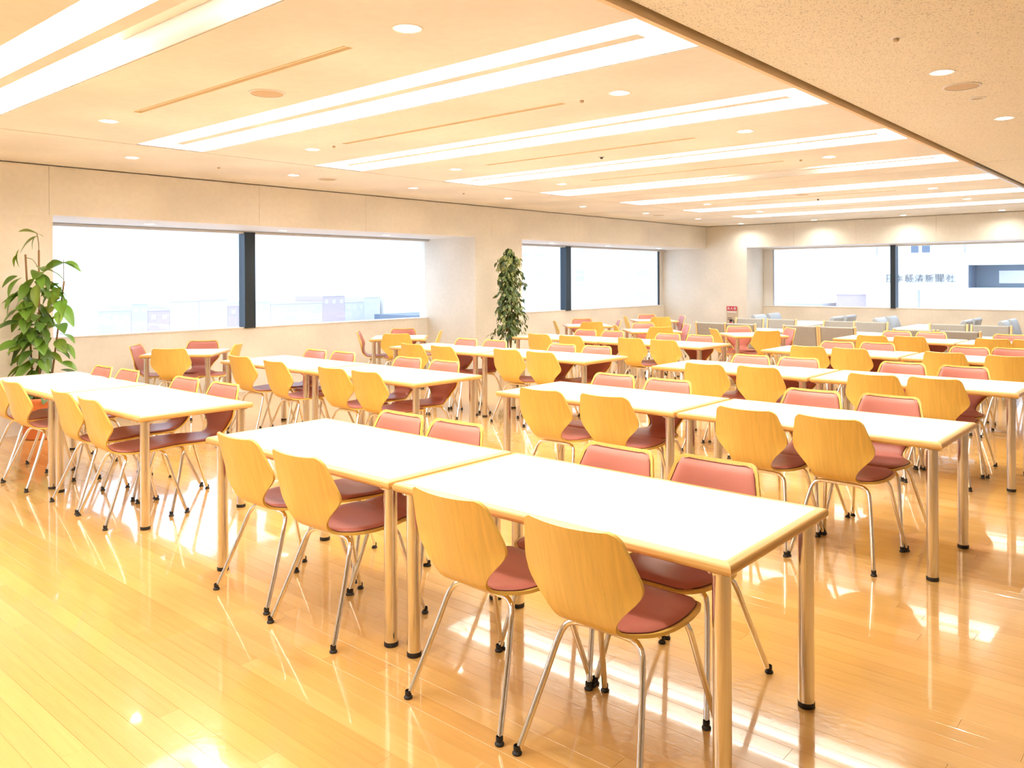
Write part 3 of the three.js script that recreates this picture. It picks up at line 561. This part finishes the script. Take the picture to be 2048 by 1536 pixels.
// fire extinguisher stand against the back pillar
{
  const t = thing('extinguisher_stand', 'red-headed fire extinguisher stand against the back pillar', 'extinguisher', [-8.33, 0, ZW + 0.015]);
  obj('back_board', bx(-0.125, 0.125, 0.03, 0.87, -0.01, 0.008), M.signBoard, t);
  obj('base', bx(-0.125, 0.125, 0, 0.035, -0.01, 0.2), M.signRed, t);
  const h = obj('header', bx(-0.125, 0.125, 0.775, 0.875, 0.008, 0.016), M.signRed, t);
  ['sho', 'ka', 'ki'].forEach((c, i) => { const g = obj('character', glyph(c, 0.06, 0.004, 0.12), M.white, h); g.position.set(-0.107 + i * 0.077, 0.795, 0.016); });
  obj('caption_strip', bx(-0.11, 0.11, 0.735, 0.76, 0.008, 0.012), M.white, t);
  obj('cylinder', lathe([[0, 0.04], [0.058, 0.04], [0.064, 0.05], [0.064, 0.42], [0.05, 0.475], [0.024, 0.50], [0.024, 0.53], [0, 0.53]], 24).translate(0.01, 0, 0.09), M.red, t);
  obj('valve', [bx(-0.012, 0.032, 0.53, 0.575, 0.075, 0.105), bx(-0.06, 0.05, 0.575, 0.587, 0.08, 0.1), bx(-0.06, 0.04, 0.61, 0.622, 0.08, 0.1)], M.black, t);
  obj('hose', tube([[0.03, 0.55, 0.09], [0.075, 0.57, 0.1], [0.098, 0.5, 0.11], [0.09, 0.38, 0.12], [0.06, 0.28, 0.155], [0.075, 0.2, 0.155]], 0.009, 24, 8), M.black, t);
  obj('label_plate', bx(-0.035, 0.055, 0.22, 0.36, 0.145, 0.156), M.white, t);
}

// ---------------------------------------------------------------- plants
function leafGeo(len, wid, droop, fold) {
  const ns = 8, nt = 4;
  return gridGeo((i, j) => { const u = i / ns, t = j / nt * 2 - 1, w = wid * Math.sin(Math.PI * Math.min(1, u * 0.94 + 0.03)) ** 0.8 * (1 - 0.35 * u) * 1.15; return [t * w * 0.5, -droop * u * u + Math.abs(t) * fold * w, u * len]; }, ns, nt, (i, j) => [i / ns, j / nt], true);
}
{
  const P = [-8.69, 0, -2.885], R = V(0.759, 0, -0.651), F = V(0.651, 0, 0.759);
  const t = thing('stake_plant', 'tall leafy climbing plant on three stakes in an orange pot by the pillar', 'plant', P);
  const pot = obj('pot', lathe([[0, 0.0], [0.135, 0.0], [0.15, 0.012], [0.2, 0.35], [0.208, 0.365], [0.208, 0.40], [0.19, 0.40], [0.182, 0.36], [0.0, 0.355]], 36), M.orangePot, t);
  obj('soil', lathe([[0, 0.362], [0.181, 0.362]], 28), M.soil, t);
  const stems = [[-0.13, 0.02, 1.78], [0.025, 0.06, 1.82], [0.215, -0.03, 1.52]];
  const base = [[-0.06, 0.02], [0.01, 0.04], [0.07, -0.01]];
  const sp = (k, y) => { const f = (y - 0.36) / (stems[k][2] - 0.36), a = base[k][0] + (stems[k][0] - base[k][0]) * f, b = base[k][1] + (stems[k][1] - base[k][1]) * f; return V(R.x * a + F.x * b, y, R.z * a + F.z * b); };
  for (let k = 0; k < 3; k++) { const a = sp(k, 0.36), b = sp(k, stems[k][2]); obj('stake', tube([a.toArray(), a.clone().lerp(b, 0.5).toArray(), b.toArray()], 0.009, 8, 8), M.stake, t); }
  const top = sp(1, 1.80); obj('vine', tube([top.toArray(), [top.x - 0.01, 1.9, top.z], [top.x - 0.02, 1.985, top.z + 0.01]], 0.004, 10, 6), M.stem, t);
  const t3 = sp(2, 1.5); obj('vine', tube([t3.toArray(), [t3.x, 1.62, t3.z], [t3.x + 0.005, 1.73, t3.z]], 0.0035, 10, 6), M.stem, t);
  const t1 = sp(0, 1.75); obj('vine', tube([t1.toArray(), [t1.x + 0.06, 1.73, t1.z - 0.04], sp(1, 1.64).toArray()], 0.003, 10, 6), M.stem, t);
  const shapes = [leafGeo(0.20, 0.115, 0.07, 0.16), leafGeo(0.175, 0.105, 0.045, 0.2), leafGeo(0.215, 0.10, 0.10, 0.12)];
  function leaf(p, az, pitch, s, mat, roll = 0) { const m = obj('leaf', shapes[Math.floor(rnd() * 3)], mat, t); m.position.copy(p); m.rotation.order = 'YXZ'; m.rotation.set(pitch, az, roll); m.scale.setScalar(s); }
  const toCam = Math.atan2(F.x, F.z);
  for (let k = 0; k < 3; k++) {
    const y0 = 0.42, y1 = [1.60, 1.66, 1.50][k], n = [46, 52, 32][k];
    for (let i = 0; i < n; i++) {
      const y = y0 + (y1 - y0) * (i + rr(-0.3, 0.3)) / (n - 1), side = toCam + (rnd() < 0.5 ? -1 : 1) * rr(0.15, 1.9);
      const p = sp(k, Math.min(y, stems[k][2] - 0.02)), len = rr(0.015, 0.085); p.x += Math.sin(side) * len; p.z += Math.cos(side) * len;
      leaf(p, side, rr(0.0, 0.85), rr(0.8, 1.2), rnd() < 0.18 ? M.leafYoung : rnd() < 0.4 ? M.leafDark : M.leaf, rr(-0.5, 0.5));
    }
  }
  const L0 = V(top.x - 0.02, 1.98, top.z + 0.01), right = Math.atan2(R.x, R.z);
  leaf(L0, right + Math.PI, -0.35, 0.95, M.leafYoung, 0.2); leaf(V(L0.x, 1.95, L0.z), right + Math.PI + 0.3, 0.5, 1.0, M.leafYoung, -0.3); leaf(V(L0.x - 0.01, 1.96, L0.z), toCam - 0.9, 0.9, 0.6, M.leafYoung);
  leaf(V(L0.x, 1.975, L0.z), right, -0.02, 0.3, M.leafYoung);
  leaf(V(t1.x - 0.05, 1.83, t1.z + 0.04), toCam - 0.8, 1.15, 0.75, M.leafYoung); leaf(V(t1.x - 0.06, 1.78, t1.z + 0.05), toCam - 1.3, 1.1, 0.7, M.leafYoung);
  for (const [a, pt, s] of [[0.1, 0.3, 1.0], [3.0, 0.1, 1.05], [2.6, -0.35, 0.9], [-0.1, -0.1, 0.7]]) leaf(V(t3.x, 1.70, t3.z), right + a, pt, s, M.leaf, 0.3);
}
{
  const t = thing('ficus_tree', 'tall narrow ficus with small drooping leaves in front of the pillar', 'plant', [-8.42, 0, -9.43]);
  obj('pot', lathe([[0, 0], [0.15, 0], [0.16, 0.01], [0.19, 0.33], [0.195, 0.36], [0.175, 0.36], [0.17, 0.33], [0, 0.325]], 32), M.clayPot, t);
  obj('soil', lathe([[0, 0.332], [0.169, 0.332]], 24), M.soil, t);
  for (let k = 0; k < 3; k++) { const pts = []; for (let i = 0; i <= 10; i++) { const a = k * 2.09 + i * 0.55; pts.push([Math.cos(a) * 0.03, 0.33 + i * 0.155, Math.sin(a) * 0.03]); } obj('trunk', tube(pts, 0.012, 40, 7), M.stem, t); }
  const CL = 120, PER = 13, n = CL * PER, g = leafGeo(0.085, 0.044, 0.025, 0.15), im = new THREE.InstancedMesh(g, M.ficusLeaf, n), q = new THREE.Object3D(), col = new THREE.Color();
  q.rotation.order = 'YXZ';
  for (let c = 0, i = 0; c < CL; c++) {   // twigs that droop outwards, each with a spray of leaves
    const a = c * 2.399 + rr(-0.3, 0.3), y = 0.66 + 1.32 * (c + rnd()) / CL, reach = (y < 1.15 ? 0.27 : 0.27 - (y - 1.15) * 0.12) * rr(0.25, 1.15), young = y > 1.7 ? 0.55 : 0.22;
    for (let k = 0; k < PER; k++, i++) {
      const f = Math.sqrt(rnd()), rad0 = reach * f, b = a + rr(-0.35, 0.35) / (0.4 + f);
      q.position.set(Math.cos(b) * rad0 + rr(-0.03, 0.03), y + 0.10 * f - 0.2 * f * f + rr(-0.035, 0.035), Math.sin(b) * rad0 + rr(-0.03, 0.03));
      q.rotation.set(rr(0.3, 1.3), Math.atan2(Math.cos(b), Math.sin(b)) + rr(-0.9, 0.9), rr(-0.7, 0.7)); q.scale.setScalar(rr(0.6, 1.15)); q.updateMatrix(); im.setMatrixAt(i, q.matrix);
      const h = rnd(); col.setRGB(...(h < young ? [0.30, 0.33, 0.10] : h < 0.72 ? [0.115, 0.17, 0.04] : [0.055, 0.10, 0.03])); im.setColorAt(i, col);
    }
  }
  im.name = 'foliage'; im.castShadow = im.receiveShadow = true; im.userData.kind = 'stuff'; im.userData.label = 'small green ficus leaves'; t.add(im);
}

// ---------------------------------------------------------------- outside
tag(obj('ground', bx(-400, 300, -22, -20, -400, 150), M.ground), 'pale ground far below the windows', 'ground', null, 'structure');
{
  const Z = -60, b = thing('office_building', 'white office building with lettered facade across from the back window', 'building', [0, 0, Z]);
  obj('wall', [bx(-19.2, -12.6, -20, 24, -18, 0), bx(-12.6, 40, 2.28, 24, -18, 0), bx(-12.6, 40, -20, 0.76, -18, 0), bx(-12.6, 40, 0.76, 2.28, -18, -2.2)], M.facade, b);
  ['ri', 'hon', 'kei', 'zai', 'shin', 'bun', 'sha'].forEach((c, i) => { const g = obj('character', glyph(c, 0.60, 0.12, 0.085), M.letter, b); g.position.set(-17.92 + i * 0.652, 1.12, 0); });
  for (const [x0, x1] of [[-16.18, -15.70], [-15.48, -14.97]]) obj('window', bx(x0, x1, 3.18, 4.6, -0.3, 0.02), M.facadeGlass, b);
  for (const x of [-22, -12.82]) if (x > -19) obj('downpipe', bx(x - 0.04, x + 0.04, 3.12, 6, 0, 0.06), M.facadeCurtain, b);
  obj('downpipe', bx(-18.49, -18.41, 3.08, 6, 0, 0.06), M.facadeCurtain, b);
  obj('downpipe', bx(-15.74, -15.62, -3, 0.6, 0, 0.08), M.facadeCurtain, b);
  const w = obj('recessed_window', bx(-12.6, 40, 0.76, 2.28, -2.2, -2.1), M.facadeGlassPale, b);
  for (let k = 0; k < 5; k++) obj('curtain', bx(-11.2 + k * 2.7, -9.0 + k * 2.7, 1.05, 1.9, -2.1, -2.05), M.facade, w);
  obj('reveal', bx(-12.62, -12.58, 0.76, 2.28, -2.2, 0), M.facadeGlass, b);
}
tag(obj('low_warehouse', [bx(-21.7, -19.4, -20, 0.2, -66, -61), bx(-21.7, -19.4, 0.2, 0.26, -66, -60.95)], M.lavender), 'low lavender warehouse beside the lettered white building', 'building');
tag(obj('low_quay_building', [bx(-25.2, -22.4, -20, -0.5, -66, -60), bx(-25.2, -22.4, -0.5, -0.45, -66, -59.95)], M.blueHouse), 'low flat-roofed building left of the lavender warehouse', 'building');
{
  const X = -70, b = thing('tower_block', 'white tower block with sparse windows beyond the window wall', 'building', [X, 0, 0]);
  obj('wall', bx(-20, 0, -20, 30, -125, -57.5), M.facade, b);
  for (let k = 0; k < 6; k++) obj('window', bx(-0.2, 0.03, 3.6 - 0.02 * k, 4.5, -59.0 - k * 0.9, -58.65 - k * 0.9), M.paleHouse, b);
  for (const [z0, z1, y0, y1, m] of [[-81.1, -82.5, 4.5, 9, 1], [-83.8, -85.5, 4.55, 9, 0], [-83.8, -85.5, 1.34, 2.7, 2], [-83.8, -85.5, -1.95, -0.55, 2], [-108.7, -113.1, 1.8, 2.8, 1], [-108.7, -113.1, -2.05, -0.75, 1], [-108.7, -113.1, 5.5, 6.5, 1]]) obj('window', bx(-0.2, 0.03, y0, y1, z0, z1), [M.blueHouse, M.blueHouse, M.paleHouse][m], b);
  for (let k = 0; k < 9; k++) for (let i = 0; i < 2; i++) obj('curtain_wall_pane', bx(-0.2, 0.04, -2.9 + k, -2.05 + k, -92.9 - i * 0.95, -93.7 - i * 0.95), k % 3 ? M.blueHouse : M.paleHouse, b);
  obj('downpipe', bx(0, 0.1, -20, 30, -106.2, -105.9), M.paleHouse, b);
  tag(obj('blue_shed', [bx(-66, -60, -20, -2.15, -59, -53), bx(-66, -59.9, -2.15, -2.05, -59, -53)], M.facadeGlass), 'low blue shed roof just beyond the ficus pillar window', 'building');
}
{
  const mats = [M.pinkHouse, M.blueHouse, M.lavender, M.paleHouse];
  const S = [[-27.5, -29.2, -1.0, 1], [-30.2, -31.4, -0.5, 1], [-31.6, -33.3, -1.1, 2], [-33.5, -36.0, -0.35, 0], [-36.2, -38.8, -0.3, 0], [-39.0, -40.5, -0.9, 2], [-41.2, -43.2, -0.6, 3], [-43.5, -46.5, -0.85, 0], [-49.5, -52.0, -0.2, 2], [-52.3, -54.4, -0.9, 1], [-54.8, -57.0, -0.45, 3]];
  for (const [i, [z0, zend, y, m]] of S.entries()) {
    const z1 = S[i + 1] ? S[i + 1][0] : zend;
    const h = thing('harbour_shed', `low pale harbour shed beyond the window wall, ${NTH[S.length - 1 - i]} from the tower block`, 'building', [-70, 0, 0], 0, 'harbour sheds beyond the window wall');
    obj('wall', bx(-5, 0, -20, y, z0 - 0.01, z1 + 0.01), mats[m], h); obj('roof', bx(-5.0, 0.05, y, y + 0.08, z0 - 0.01, z1 + 0.01), M.paleHouse, h);
    const n = Math.max(2, Math.round((z0 - z1) / 0.9)); for (let k = 0; k < n; k++) { const zc = z0 + (z1 - z0) * (k + 0.5) / n; obj('window', bx(-0.1, 0.02, y - 0.75, y - 0.35, zc - 0.2, zc + 0.2), M.paleHouse, h); }
  }
}

renderer.render(scene, camera);
